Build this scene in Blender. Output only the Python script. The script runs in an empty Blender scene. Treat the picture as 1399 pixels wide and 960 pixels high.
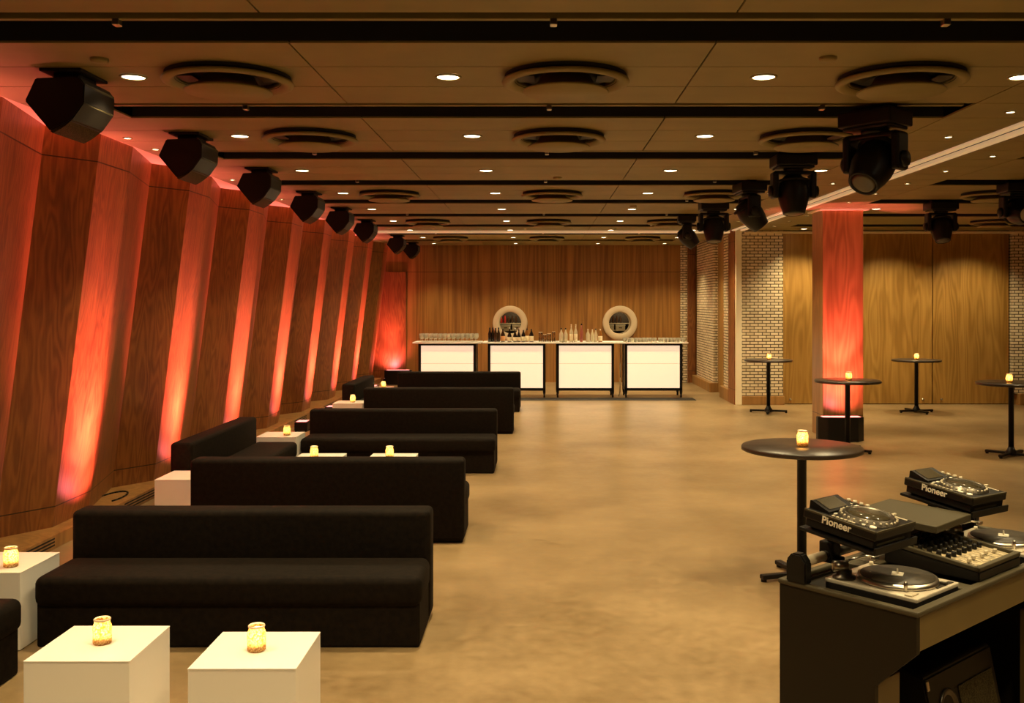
import bpy, bmesh, math, random
from mathutils import Vector, Matrix
random.seed(7)
PI = math.pi
sc = bpy.context.scene
C = sc.collection
CEIL = 3.38
ORD = ['nearest', 'second', 'third', 'fourth', 'fifth', 'sixth', 'seventh', 'eighth', 'ninth', 'tenth', 'eleventh',
       'twelfth', 'thirteenth', 'fourteenth', 'fifteenth', 'sixteenth', 'seventeenth', 'eighteenth']

# ------------------------------------------------------------------ materials
def newmat(name):
    m = bpy.data.materials.new(name); m.use_nodes = True
    return m, m.node_tree, m.node_tree.nodes['Principled BSDF']

def plain(name, col, rough=.5, metal=0., spec=.5, bump=0., bscale=60., var=0.):
    m, nt, p = newmat(name)
    p.inputs['Base Color'].default_value = (*col, 1)
    p.inputs['Roughness'].default_value = rough
    p.inputs['Metallic'].default_value = metal
    p.inputs['Specular IOR Level'].default_value = spec
    tc = nt.nodes.new('ShaderNodeTexCoord')
    n = nt.nodes.new('ShaderNodeTexNoise'); n.inputs['Scale'].default_value = bscale; n.inputs['Detail'].default_value = 3
    nt.links.new(tc.outputs['Object'], n.inputs['Vector'])
    if bump:
        b = nt.nodes.new('ShaderNodeBump'); b.inputs['Strength'].default_value = bump; b.inputs['Distance'].default_value = .004
        nt.links.new(n.outputs['Fac'], b.inputs['Height']); nt.links.new(b.outputs['Normal'], p.inputs['Normal'])
    if var:
        r = nt.nodes.new('ShaderNodeValToRGB')
        r.color_ramp.elements[0].position = .35; r.color_ramp.elements[1].position = .65
        r.color_ramp.elements[0].color = (*[c * (1 - var) for c in col], 1)
        r.color_ramp.elements[1].color = (*[min(1, c * (1 + var)) for c in col], 1)
        nt.links.new(n.outputs['Fac'], r.inputs['Fac']); nt.links.new(r.outputs['Color'], p.inputs['Base Color'])
    return m

def math_node(nt, op, a, b=None, clamp=False):
    n = nt.nodes.new('ShaderNodeMath'); n.operation = op; n.use_clamp = clamp
    for i, v in enumerate((a, b)):
        if v is None: continue
        if isinstance(v, (int, float)): n.inputs[i].default_value = v
        else: nt.links.new(v, n.inputs[i])
    return n.outputs[0]

def wood(name, dark, light, rough=.4, ring=18., sx=2.2, sz=.28, joints=(), planks=0.):
    m, nt, p = newmat(name)
    p.inputs['Roughness'].default_value = rough
    tc = nt.nodes.new('ShaderNodeTexCoord')
    mp = nt.nodes.new('ShaderNodeMapping'); mp.inputs['Scale'].default_value = (sx, sx, sz)
    nt.links.new(tc.outputs['Object'], mp.inputs['Vector'])
    n = nt.nodes.new('ShaderNodeTexNoise'); n.inputs['Scale'].default_value = 1.; n.inputs['Detail'].default_value = 2.
    nt.links.new(mp.outputs['Vector'], n.inputs['Vector'])
    s = math_node(nt, 'SINE', math_node(nt, 'MULTIPLY', n.outputs['Fac'], ring * 6.28))
    s01 = math_node(nt, 'ADD', math_node(nt, 'MULTIPLY', s, .5), .5)
    mp2 = nt.nodes.new('ShaderNodeMapping'); mp2.inputs['Scale'].default_value = (70, 70, 1.6)
    nt.links.new(tc.outputs['Object'], mp2.inputs['Vector'])
    n2 = nt.nodes.new('ShaderNodeTexNoise'); n2.inputs['Scale'].default_value = 1.; n2.inputs['Detail'].default_value = 3.
    nt.links.new(mp2.outputs['Vector'], n2.inputs['Vector'])
    mp3 = nt.nodes.new('ShaderNodeMapping'); mp3.inputs['Scale'].default_value = (5, 5, .12)
    nt.links.new(tc.outputs['Object'], mp3.inputs['Vector'])
    n3 = nt.nodes.new('ShaderNodeTexNoise'); n3.inputs['Scale'].default_value = 1.; n3.inputs['Detail'].default_value = 2.
    nt.links.new(mp3.outputs['Vector'], n3.inputs['Vector'])
    f = math_node(nt, 'ADD', math_node(nt, 'MULTIPLY', s01, .34), math_node(nt, 'MULTIPLY', n2.outputs['Fac'], .5))
    f = math_node(nt, 'ADD', f, math_node(nt, 'MULTIPLY', math_node(nt, 'SUBTRACT', n3.outputs['Fac'], .4), .9), True)
    r = nt.nodes.new('ShaderNodeValToRGB')
    r.color_ramp.elements[0].color = (*dark, 1); r.color_ramp.elements[1].color = (*light, 1)
    r.color_ramp.elements[0].position = .12; r.color_ramp.elements[1].position = .85
    nt.links.new(f, r.inputs['Fac'])
    col = r.outputs['Color']
    sep = nt.nodes.new('ShaderNodeSeparateXYZ'); nt.links.new(tc.outputs['Object'], sep.inputs['Vector'])
    mask = None
    for z in joints:
        k = math_node(nt, 'LESS_THAN', math_node(nt, 'ABSOLUTE', math_node(nt, 'SUBTRACT', sep.outputs['Z'], z)), .005)
        mask = k if mask is None else math_node(nt, 'MAXIMUM', mask, k)
    if planks:
        fr = math_node(nt, 'FRACT', math_node(nt, 'DIVIDE', math_node(nt, 'ADD', sep.outputs['X'], 50.), planks))
        k = math_node(nt, 'LESS_THAN', fr, .012)
        mask = k if mask is None else math_node(nt, 'MAXIMUM', mask, k)
    if mask is not None:
        mx = nt.nodes.new('ShaderNodeMixRGB'); mx.inputs['Color2'].default_value = (*[c * .25 for c in dark], 1)
        nt.links.new(mask, mx.inputs['Fac']); nt.links.new(col, mx.inputs['Color1']); col = mx.outputs['Color']
    nt.links.new(col, p.inputs['Base Color'])
    b = nt.nodes.new('ShaderNodeBump'); b.inputs['Strength'].default_value = .15; b.inputs['Distance'].default_value = .002
    nt.links.new(n2.outputs['Fac'], b.inputs['Height']); nt.links.new(b.outputs['Normal'], p.inputs['Normal'])
    return m

def brick(name):
    m, nt, p = newmat(name)
    p.inputs['Roughness'].default_value = .75
    tc = nt.nodes.new('ShaderNodeTexCoord')
    sep = nt.nodes.new('ShaderNodeSeparateXYZ'); nt.links.new(tc.outputs['Object'], sep.inputs['Vector'])
    cb = nt.nodes.new('ShaderNodeCombineXYZ')
    nt.links.new(math_node(nt, 'ADD', sep.outputs['X'], sep.outputs['Y']), cb.inputs['X'])
    nt.links.new(sep.outputs['Z'], cb.inputs['Y'])
    t = nt.nodes.new('ShaderNodeTexBrick')
    t.inputs['Scale'].default_value = 1.
    t.inputs['Brick Width'].default_value = .158; t.inputs['Row Height'].default_value = .0585
    t.inputs['Mortar Size'].default_value = .0085; t.inputs['Mortar Smooth'].default_value = .2
    t.inputs['Color1'].default_value = (.86, .74, .52, 1); t.inputs['Color2'].default_value = (.66, .54, .34, 1)
    t.inputs['Mortar'].default_value = (.10, .065, .03, 1)
    nt.links.new(cb.outputs['Vector'], t.inputs['Vector'])
    nt.links.new(t.outputs['Color'], p.inputs['Base Color'])
    b = nt.nodes.new('ShaderNodeBump'); b.inputs['Strength'].default_value = .8; b.inputs['Distance'].default_value = .01; b.invert = True
    nt.links.new(t.outputs['Fac'], b.inputs['Height']); nt.links.new(b.outputs['Normal'], p.inputs['Normal'])
    return m

def concrete(name):
    m, nt, p = newmat(name)
    tc = nt.nodes.new('ShaderNodeTexCoord')
    n = nt.nodes.new('ShaderNodeTexNoise'); n.inputs['Scale'].default_value = .9; n.inputs['Detail'].default_value = 7; n.inputs['Roughness'].default_value = .65
    n2 = nt.nodes.new('ShaderNodeTexNoise'); n2.inputs['Scale'].default_value = 14; n2.inputs['Detail'].default_value = 5
    for q in (n, n2): nt.links.new(tc.outputs['Object'], q.inputs['Vector'])
    f = math_node(nt, 'ADD', math_node(nt, 'MULTIPLY', n.outputs['Fac'], .7), math_node(nt, 'MULTIPLY', n2.outputs['Fac'], .3))
    r = nt.nodes.new('ShaderNodeValToRGB')
    e = r.color_ramp.elements
    e[0].position = .36; e[0].color = (.18, .116, .050, 1)
    e[1].position = .64; e[1].color = (.34, .232, .115, 1)
    nt.links.new(f, r.inputs['Fac']); nt.links.new(r.outputs['Color'], p.inputs['Base Color'])
    rr = math_node(nt, 'ADD', math_node(nt, 'MULTIPLY', n2.outputs['Fac'], .25), .22)
    nt.links.new(rr, p.inputs['Roughness'])
    b = nt.nodes.new('ShaderNodeBump'); b.inputs['Strength'].default_value = .12; b.inputs['Distance'].default_value = .004
    nt.links.new(n2.outputs['Fac'], b.inputs['Height']); nt.links.new(b.outputs['Normal'], p.inputs['Normal'])
    return m

def emit(name, col, strength):
    m, nt, p = newmat(name)
    p.inputs['Base Color'].default_value = (*col, 1)
    p.inputs['Emission Color'].default_value = (*col, 1)
    p.inputs['Emission Strength'].default_value = strength
    return m

def glass(name, col, fac=.25, rough=.05, trans=False):
    """thin clear glass: transparent with a glossy skin"""
    m = bpy.data.materials.new(name); m.use_nodes = True; nt = m.node_tree; nt.nodes.clear()
    out = nt.nodes.new('ShaderNodeOutputMaterial')
    t = nt.nodes.new('ShaderNodeBsdfTransparent'); t.inputs['Color'].default_value = (*col, 1)
    g = nt.nodes.new('ShaderNodeBsdfGlossy'); g.inputs['Roughness'].default_value = rough; g.inputs['Color'].default_value = (1, .97, .9, 1)
    mx = nt.nodes.new('ShaderNodeMixShader')
    lw = nt.nodes.new('ShaderNodeLayerWeight'); lw.inputs['Blend'].default_value = fac
    nt.links.new(lw.outputs['Fresnel'], mx.inputs['Fac'])
    nt.links.new(t.outputs[0], mx.inputs[1]); nt.links.new(g.outputs[0], mx.inputs[2])
    nt.links.new(mx.outputs[0], out.inputs['Surface'])
    return m

def frosted(name):
    m = bpy.data.materials.new(name); m.use_nodes = True; nt = m.node_tree; nt.nodes.clear()
    out = nt.nodes.new('ShaderNodeOutputMaterial')
    t = nt.nodes.new('ShaderNodeBsdfTransparent'); t.inputs['Color'].default_value = (.95, .92, .85, 1)
    d = nt.nodes.new('ShaderNodeBsdfTranslucent'); d.inputs['Color'].default_value = (.95, .88, .7, 1)
    e = nt.nodes.new('ShaderNodeBsdfDiffuse'); e.inputs['Color'].default_value = (.95, .88, .7, 1)
    g = nt.nodes.new('ShaderNodeBsdfGlossy'); g.inputs['Roughness'].default_value = .08
    lw = nt.nodes.new('ShaderNodeLayerWeight'); lw.inputs['Blend'].default_value = .4
    a = nt.nodes.new('ShaderNodeMixShader'); b = nt.nodes.new('ShaderNodeMixShader'); c = nt.nodes.new('ShaderNodeMixShader')
    a.inputs[0].default_value = .5; nt.links.new(d.outputs[0], a.inputs[1]); nt.links.new(e.outputs[0], a.inputs[2])
    b.inputs[0].default_value = .62; nt.links.new(t.outputs[0], b.inputs[1]); nt.links.new(a.outputs[0], b.inputs[2])
    nt.links.new(lw.outputs['Fresnel'], c.inputs[0]); nt.links.new(b.outputs[0], c.inputs[1]); nt.links.new(g.outputs[0], c.inputs[2])
    nt.links.new(c.outputs[0], out.inputs['Surface'])
    return m

def mercury(name):
    """amber hobnail glass that lets the candle light through"""
    m = bpy.data.materials.new(name); m.use_nodes = True; nt = m.node_tree; nt.nodes.clear()
    out = nt.nodes.new('ShaderNodeOutputMaterial')
    tc = nt.nodes.new('ShaderNodeTexCoord')
    v = nt.nodes.new('ShaderNodeTexVoronoi'); v.inputs['Scale'].default_value = 110
    nt.links.new(tc.outputs['Object'], v.inputs['Vector'])
    r = nt.nodes.new('ShaderNodeValToRGB')
    r.color_ramp.elements[0].color = (1, .86, .55, 1); r.color_ramp.elements[1].color = (.42, .22, .06, 1)
    r.color_ramp.elements[0].position = .15; r.color_ramp.elements[1].position = .75
    nt.links.new(v.outputs['Distance'], r.inputs['Fac'])
    b = nt.nodes.new('ShaderNodeBump'); b.inputs['Strength'].default_value = .6; b.inputs['Distance'].default_value = .003; b.invert = True
    nt.links.new(v.outputs['Distance'], b.inputs['Height'])
    tl = nt.nodes.new('ShaderNodeBsdfTranslucent'); tp = nt.nodes.new('ShaderNodeBsdfTransparent'); gl = nt.nodes.new('ShaderNodeBsdfGlossy')
    gl.inputs['Roughness'].default_value = .2; gl.inputs['Color'].default_value = (1, .85, .5, 1)
    for q in (tl, tp): nt.links.new(r.outputs['Color'], q.inputs['Color'])
    for q in (tl, gl): nt.links.new(b.outputs['Normal'], q.inputs['Normal'])
    m1 = nt.nodes.new('ShaderNodeMixShader'); m1.inputs[0].default_value = .35
    m2 = nt.nodes.new('ShaderNodeMixShader'); m2.inputs[0].default_value = .15
    nt.links.new(tl.outputs[0], m1.inputs[1]); nt.links.new(tp.outputs[0], m1.inputs[2])
    nt.links.new(m1.outputs[0], m2.inputs[1]); nt.links.new(gl.outputs[0], m2.inputs[2])
    nt.links.new(m2.outputs[0], out.inputs['Surface'])
    return m

M = dict(
    floor=concrete('polished_concrete'),
    wallwood=wood('red_stained_fir', (.135, .042, .010), (.33, .125, .030), ring=15, sx=4.5, sz=.5, joints=(.29, 3.17)),
    backwood=wood('amber_fir_boards', (.19, .078, .014), (.44, .21, .048), ring=9, sx=3.0, sz=.1, joints=(2.74,), planks=0),
    oak=wood('golden_oak', (.25, .125, .022), (.44, .245, .058), ring=13, sx=2.6, sz=.3),
    colwood=wood('column_oak', (.22, .10, .025), (.42, .21, .06), ring=13, sx=2.6, sz=.3, joints=(.32,)),
    ledge=wood('ledge_oak', (.22, .11, .03), (.40, .21, .065), ring=10),
    brick=brick('cream_brick'),
    ceil=plain('ceiling_panel', (.215, .162, .048), .6, bscale=2.5, var=.08),
    void=plain('slot_black', (.006, .005, .004), .8),
    creampaint=plain('cream_paint', (.90, .80, .58), .45),
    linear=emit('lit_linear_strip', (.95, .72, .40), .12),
    nichedark=plain('dark_back_room', (.05, .035, .025), .6),
    ringpaint=plain('porthole_paint', (.66, .53, .36), .5),
    cream=plain('cream_metal', (.95, .88, .70), .32, metal=1.),
    soffit=plain('soffit_plaster', (.6, .42, .25), .7),
    black=plain('satin_black', (.0065, .0055, .0045), .4, spec=.28),
    blackm=plain('matte_black', (.008, .0065, .005), .6, spec=.2, bump=.2, bscale=200),
    grille=plain('speaker_mesh', (.055, .043, .018), .7, spec=.1, bump=.9, bscale=140, var=.5),
    velvet=plain('black_velvet', (.0085, .0054, .0030), .8, spec=.10, bump=.35, bscale=30, var=.3),
    white=plain('white_laminate', (.92, .89, .82), .25),
    tabletop=plain('dark_tabletop', (.035, .022, .013), .35, bscale=8, var=.3),
    steel=plain('brushed_steel', (.55, .5, .42), .3, metal=1.),
    darksteel=plain('dark_steel', (.10, .085, .065), .35, metal=.8),
    panel=emit('lit_acrylic', (1., .82, .58), .30),
    lamp=emit('lamp_lens', (1., .84, .56), 6.),
    redlens=emit('red_lens', (1., .25, .22), 1.2),
    flame=emit('flame', (1., .80, .48), 20.),
    wax=plain('wax', (.85, .68, .38), .5),
    jar=mercury('amber_mercury_glass'),
    rim=plain('glass_rim', (.75, .6, .42), .15),
    clear=glass('clear_glass', (.93, .90, .84), .35),
    frost=frosted('washed_glass'),
    pane=glass('window_pane', (.95, .93, .9), .08),
    winered=plain('dark_wine_glass', (.012, .007, .006), .12),
    winebrown=plain('brown_bottle_glass', (.05, .022, .01), .12),
    amberb=plain('amber_spirit', (.36, .14, .03), .12),
    label=plain('cream_label', (.82, .70, .48), .5),
    orangel=plain('orange_label', (.60, .28, .10), .5),
    pinkb=plain('pink_bottle', (.42, .13, .10), .15),
    clearb=plain('pale_bottle', (.66, .58, .40), .12),
    redb=plain('red_bottle', (.5, .03, .02), .2),
    olive=plain('olive_laminate', (.12, .080, .022), .45, bscale=4, var=.06),
    boothside=plain('black_booth_laminate', (.013, .009, .004), .5, spec=.2),
    rubber=plain('grey_rubber', (.055, .044, .022), .55, spec=.3),
    silver=plain('silver_deck', (.62, .55, .42), .3, metal=.3),
    knob=plain('knob_grey', (.5, .43, .3), .35),
    screen=plain('dark_screen', (.05, .04, .022), .15),
    record=plain('slipmat', (.035, .026, .014), .5, bscale=40, var=.3),
    stripblk=plain('dark_strip', (.012, .009, .006), .7),
    letter=plain('white_print', (.85, .78, .62), .4),
    tape=plain('pale_tape', (.6, .5, .34), .5),
    mixface=plain('mixer_face', (.35, .28, .16), .45, bscale=60, var=.5),
)

# ------------------------------------------------------------------ mesh helpers
def box(bm, x0, x1, y0, y1, z0, z1, bev=0., seg=2, mat=None):
    r = bmesh.ops.create_cube(bm, size=1.)
    vs = r['verts']
    for v in vs:
        v.co = Vector(((x0 + x1) / 2 + v.co.x * (x1 - x0), (y0 + y1) / 2 + v.co.y * (y1 - y0), (z0 + z1) / 2 + v.co.z * (z1 - z0)))
    if bev:
        es = list({e for v in vs for e in v.link_edges})
        rb = bmesh.ops.bevel(bm, geom=es, offset=bev, segments=seg, profile=.5, affect='EDGES')
        vs = list(set(rb['verts']) | {v for v in vs if v.is_valid})
    if mat is not None: bmesh.ops.transform(bm, matrix=mat, verts=vs)
    return vs

def lathe(bm, prof, n=32, cx=0., cy=0., mat=None, close=True):
    rings = []; vs = []
    for r, z in prof:
        if r < 1e-6:
            v = bm.verts.new((cx, cy, z)); rings.append([v]); vs.append(v)
        else:
            rg = [bm.verts.new((cx + r * math.cos(2 * PI * i / n), cy + r * math.sin(2 * PI * i / n), z)) for i in range(n)]
            rings.append(rg); vs += rg
    for a, b in zip(rings, rings[1:]):
        for i in range(n):
            j = (i + 1) % n
            if len(a) == 1 and len(b) == 1: continue
            if len(a) == 1: f = bm.faces.new((a[0], b[j], b[i]))
            elif len(b) == 1: f = bm.faces.new((a[i], a[j], b[0]))
            else: f = bm.faces.new((a[i], a[j], b[j], b[i]))
            f.smooth = True
    if mat is not None: bmesh.ops.transform(bm, matrix=mat, verts=vs)
    return vs

def tube(bm, p0, p1, r, n=14, r2=None):
    p0 = Vector(p0); p1 = Vector(p1); d = p1 - p0; L = d.length
    q = d.to_track_quat('Z', 'Y').to_matrix().to_4x4()
    r2 = r if r2 is None else r2
    lathe(bm, [(0, 0), (r, 0), (r2, L), (0, L)], n, mat=Matrix.Translation(p0) @ q)

def path(bm, pts, r, n=8):
    pts = [Vector(p) for p in pts]
    for a, b in zip(pts, pts[1:]): tube(bm, a, b, r, n)
    for p in pts[1:-1]: bmesh.ops.create_icosphere(bm, subdivisions=1, radius=r * 1.02, matrix=Matrix.Translation(p))

def prism(bm, poly, h0, h1, f):
    """poly: 2-D outline; f(a, b, h) -> 3-D point"""
    A = [bm.verts.new(f(a, b, h0)) for a, b in poly]; B = [bm.verts.new(f(a, b, h1)) for a, b in poly]
    n = len(poly)
    bm.faces.new(A); bm.faces.new(B[::-1])
    for i in range(n): bm.faces.new((A[i], B[i], B[(i + 1) % n], A[(i + 1) % n]))
    return A + B

def obj(name, bm, m, parent=None, label=None):
    bmesh.ops.recalc_face_normals(bm, faces=bm.faces[:])
    me = bpy.data.meshes.new(name); bm.to_mesh(me); bm.free()
    me.materials.append(M[m] if isinstance(m, str) else m)
    o = bpy.data.objects.new(name, me); C.objects.link(o)
    if parent: o.parent = parent
    if label: o['label'] = label
    return o

def tag(o, label, cat, group=None, kind=None):
    if label: o['label'] = label
    if cat: o['category'] = cat
    if group: o['group'] = group
    if kind: o['kind'] = kind
    return o

def thing(name, label, cat, loc=(0, 0, 0), rotz=0., group=None):
    o = bpy.data.objects.new(name, None); C.objects.link(o); o.empty_display_size = .1
    o.location = loc; o.rotation_euler = (0, 0, rotz)
    return tag(o, label, cat, group)

def struct(name, bm, m, label=None, cat=None):
    o = obj(name, bm, m); o['kind'] = 'structure'
    tag(o, label, cat)
    return o

def dup(root, loc, rotz=None, label=None, group=None):
    r = root.copy(); C.objects.link(r); r.location = loc
    if rotz is not None: r.rotation_euler = (0, 0, rotz)
    if label: r['label'] = label
    if group: r['group'] = group
    def rec(src, dst):
        for ch in list(src.children):
            c = ch.copy(); C.objects.link(c); c.parent = dst; rec(ch, c)
    rec(root, r)
    return r

def BM(): return bmesh.new()

def spot(name, loc, target, power, col, angle, blend=.6, radius=.05):
    l = bpy.data.lights.new(name, 'SPOT'); l.energy = power; l.color = col; l.spot_size = math.radians(angle); l.spot_blend = blend
    l.shadow_soft_size = radius
    o = bpy.data.objects.new(name, l); C.objects.link(o); o.location = loc
    o.rotation_euler = (Vector(target) - Vector(loc)).to_track_quat('-Z', 'Y').to_euler()
    return o

def point(name, loc, power, col, radius=.02):
    l = bpy.data.lights.new(name, 'POINT'); l.energy = power; l.color = col; l.shadow_soft_size = radius
    o = bpy.data.objects.new(name, l); C.objects.link(o); o.location = loc
    return o

def parts(name, m, parent, items, n=8):
    """one child per item; an item is a function that fills a bmesh"""
    for f in items:
        b = bmesh.new(); f(b); obj(name, b, m, parent)

WARM = (1., .78, .42)
RED = (1., .165, .19)

# ------------------------------------------------------------------ the room
XR = 10.6
bm = BM(); box(bm, -4.75, XR, -3.2, 25., -.15, 0); struct('floor', bm, 'floor', 'tan polished concrete floor of the hall', 'floor')

# ceiling: backing slab, panels with open joints, recessed slots
bm = BM(); box(bm, -4.75, XR, -3.2, 25., 3.80, 3.9); struct('ceiling_void', bm, 'void', 'black void above the ceiling slots', 'ceiling')
P = 2.125
BAY0 = 4.65                      # first slot in view starts here
XJ = [-3.62, -1.338, .943, 3.04]
XJR = [3.04, 3.70]
bm = BM(); bmr = BM()
g = .005
def slab(b, x0, x1, y0, y1): box(b, x0 + g, x1 - g, y0 + g, y1 - g, CEIL, CEIL + .012)
for k in range(-4, 10):
    y0 = BAY0 + P * k; ys = [y0 + .54, y0 + 1.07, y0 + 1.6, y0 + P]
    if ys[0] > 24.2: break
    for a, b in zip(ys, ys[1:]):
        b = min(b, 24.2)
        if a >= b: continue
        for xa, xb in zip(XJ, XJ[1:]): slab(bm, xa, xb, a, b)
        slab(bm, 3.04, 3.70, a, b)
        if a < 18.9:
            for xa, xb in ((3.98, 4.62), (4.62, 6.9), (6.9, 9.2), (9.2, XR)): slab(bm, xa, xb, a, min(b, 18.9))
    # the slot row itself is panelled left, right and between the two slots
    e = min(y0 + .54, 24.2)
    if y0 < 24.2:
        slab(bm, -3.62, -3.06, y0, e); slab(bm, 3.04, 3.70, y0, e)
        if y0 < 18.9: slab(bm, 3.98, 4.62, y0, e)
struct('ceiling', bm, 'ceil', 'brown panelled ceiling with dark joints', 'ceiling')
# black upper blades hanging between panels close the slots against the side light
bm = BM(); box(bm, -4.75, -3.60, -3.2, 24.2, CEIL + .02, CEIL + .06); struct('trim_1', bm, 'soffit', 'pale soffit strip over the slanted wall', 'trim')

for k in range(-1, 10):          # slot side blades and the track inside every slot
    y0 = BAY0 + P * k
    if y0 > 23: break
    for xa, xb in ((-3.06, 3.04),) + (((4.62, XR),) if y0 < 18 else ()):
        b = BM()
        box(b, xa, xb, y0 - .012, y0 - .004, CEIL + .014, CEIL + .38); box(b, xa, xb, y0 + .544, y0 + .552, CEIL + .014, CEIL + .38)
        o = struct('trim_%d' % (10 + 2 * k + (xa > 0)), b, 'void')
    t = thing('lighting_track', 'black lighting track in the ceiling slot, %s from the camera' % (ORD[k] if k > 0 else 'nearest'), 'track', (0, y0 + .19, CEIL + .04), 0, 'tracks in the ceiling slots')
    if k < 0: t['label'] = 'lighting track overhead, outside the picture'
    b = BM(); box(b, -3.05, 3.03, -.02, .02, -.02, .02, .004); obj('rail', b, 'ceil', t)
    for x in (-2.1, .07, 2.02):
        b = BM(); box(b, x - .018, x + .018, -.024, .024, -.05, -.018, .005); obj('fixing_clip', b, 'steel', t)
        b = BM(); tube(b, (x, 0, .02), (x, 0, .38), .008, 8); obj('hanger_rod', b, 'darksteel', t)

# rail of the folding wall: two cream strips
t = thing('ceiling_rail', 'long cream double rail crossing the ceiling right of the moving lights', 'rail', (3.84, 0, CEIL))
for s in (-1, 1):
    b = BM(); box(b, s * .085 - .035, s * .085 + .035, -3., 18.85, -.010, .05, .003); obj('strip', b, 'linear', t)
b = BM(); box(b, -.14, .14, -3., 18.85, .02, .07); obj('channel', b, 'void', t)
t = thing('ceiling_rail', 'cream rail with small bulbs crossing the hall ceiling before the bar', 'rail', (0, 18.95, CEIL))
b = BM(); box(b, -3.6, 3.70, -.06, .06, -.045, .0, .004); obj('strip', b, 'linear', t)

# left wall: pleated, leaning out towards the floor
bm = BM()
front = []
for k in range(-5, 8):
    y = 8.1 + 2.13 * k
    for dx, dy in ((-3.93, -.36), (-3.665, .04), (-3.675, .70)): front.append((dx, y + dy))
front = [q for q in front if q[1] < 24.15] + [(-3.92, 24.2)]
outline = front + [(-4.75, 24.2), (-4.75, front[0][1])]
LEAN = .42
A = [bm.verts.new((x - (LEAN if i < len(front) else 0), y, 0)) for i, (x, y) in enumerate(outline)]
B = [bm.verts.new((x, y, CEIL + .02)) for x, y in outline]
bm.faces.new(A); bm.faces.new(B[::-1])
n = len(outline)
for i in range(n): bm.faces.new((A[i], B[i], B[(i + 1) % n], A[(i + 1) % n]))
struct('wall_left', bm, 'wallwood', 'leaning pleated wooden wall washed with red light', 'wall')
bm = BM(); box(bm, -4.6, -3.92, -3., 24.2, 0, .115, .006); st = struct('trim_2', bm, 'ledge', 'low wooden step along the foot of the slanted wall', 'step')
for k in range(-1, 8):
    y = 9.15 + 2.13 * k
    for i in range(3):
        b = BM(); box(b, -3.925, -3.917, y + .05, y + .85, .028 + i * .026, .040 + i * .026); obj('vent_slot', b, 'void', st)

# back wall with two round windows through it
def holed_wall():
    bm = BM(); Y0 = 24.2
    hs = .5; R = .285; zc = 1.47; cs = (-.727, 2.0)
    def rect(x0, x1, z0, z1):
        vs = [bm.verts.new((x, Y0, z)) for x, z in ((x0, z0), (x1, z0), (x1, z1), (x0, z1))]; bm.faces.new(vs)
    xs = [-4.75, cs[0] - hs, cs[0] + hs, cs[1] - hs, cs[1] + hs, 4.6]
    rect(-4.75, 4.6, 0, zc - hs); rect(-4.75, 4.6, zc + hs, 3.80)
    for i in (0, 2, 4): rect(xs[i], xs[i + 1], zc - hs, zc + hs)
    N = 48
    for c in cs:
        inn = []; outr = []
        for i in range(N):
            a = 2 * PI * i / N; ca, sa = math.cos(a), math.sin(a); k = hs / max(abs(ca), abs(sa))
            inn.append(bm.verts.new((c + R * ca, Y0, zc + R * sa))); outr.append(bm.verts.new((c + k * ca, Y0, zc + k * sa)))
        for i in range(N): j = (i + 1) % N; bm.faces.new((inn[i], inn[j], outr[j], outr[i]))
    bmesh.ops.remove_doubles(bm, verts=bm.verts[:], dist=1e-5)
    return bm, cs, zc, R
bm, PORT, PZ, PR = holed_wall()
struct('wall_back', bm, 'backwood', 'amber wooden board wall behind the bar', 'wall')
RX = Matrix.Rotation(PI / 2, 4, 'X')      # lathe axis z -> -y
for i, c in enumerate(PORT):
    side = ('left', 'right')[i]
    t = thing('window_%d' % (i + 1), 'round white-framed porthole window, %s of the two behind the bar' % side, 'window', (c, 24.2, PZ)); t['kind'] = 'structure'
    b = BM(); lathe(b, [(.43, 0), (.43, .045), (.415, .06), (.29, .06), (.272, .045), (.272, 0)], 64, mat=RX); obj('window_frame', b, 'ringpaint', t)
    b = BM(); lathe(b, [(.283, 0), (.283, -.50), (.272, -.50), (.272, 0)], 64, mat=RX); obj('window_reveal', b, 'ringpaint', t)
    b = BM(); lathe(b, [(0, .0), (.271, 0), (.271, .006), (0, .006)], 64, mat=Matrix.Translation((0, .03, 0)) @ RX); obj('pane', b, 'pane', t)
    # the back bar seen through it
    b = BM()
    for x0, x1, y0, y1, z0, z1 in ((-.6, .6, 1.1, 1.14, -.55, .6), (-.64, -.6, .52, 1.14, -.55, .6), (.6, .64, .52, 1.14, -.55, .6), (-.64, .64, .52, 1.14, .6, .64), (-.64, .64, .52, 1.14, -.59, -.55)):
        box(b, x0 + c, x1 + c, 24.2 + y0, 24.2 + y1, PZ + z0, PZ + z1)
    box(b, c - .64, c - .285, 24.70, 24.73, PZ - .59, PZ + .64); box(b, c + .285, c + .64, 24.70, 24.73, PZ - .59, PZ + .64)
    box(b, c - .285, c + .285, 24.70, 24.73, PZ - .59, PZ - .284); box(b, c - .285, c + .285, 24.70, 24.73, PZ + .284, PZ + .64)
    struct('wall_niche_%s' % side, b, 'nichedark', 'dark room seen through the %s porthole' % side, 'wall')
    point('niche_lamp', (c + .1, 24.85, PZ + .35), 3.0, WARM, .05)
    t = thing('bar_shelf', 'pale two-tier shelf seen through the %s porthole' % side, 'shelf', (c, 25.1, PZ), 0, 'shelves behind the portholes')
    for z in (-.02, -.20):
        b = BM(); box(b, -.58, .58, -.14, .16, z - .02, z, .003); obj('shelf_board', b, 'label', t)
    for sx in (-.52, .52):
        b = BM(); box(b, sx - .02, sx + .02, -.1, .16, -.55, -.22, .003); obj('leg', b, 'label', t)
        b = BM(); box(b, sx - .02, sx + .02, .1, .16, -.20, -.04, .003); obj('upright', b, 'label', t)

bm = BM(); box(bm, -4.4, -3.31, 24.155, 24.2, 0, 2.74, .004); struct('trim_8', bm, 'wallwood', 'red-lit wood panel in the far left corner', 'trim')

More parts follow.
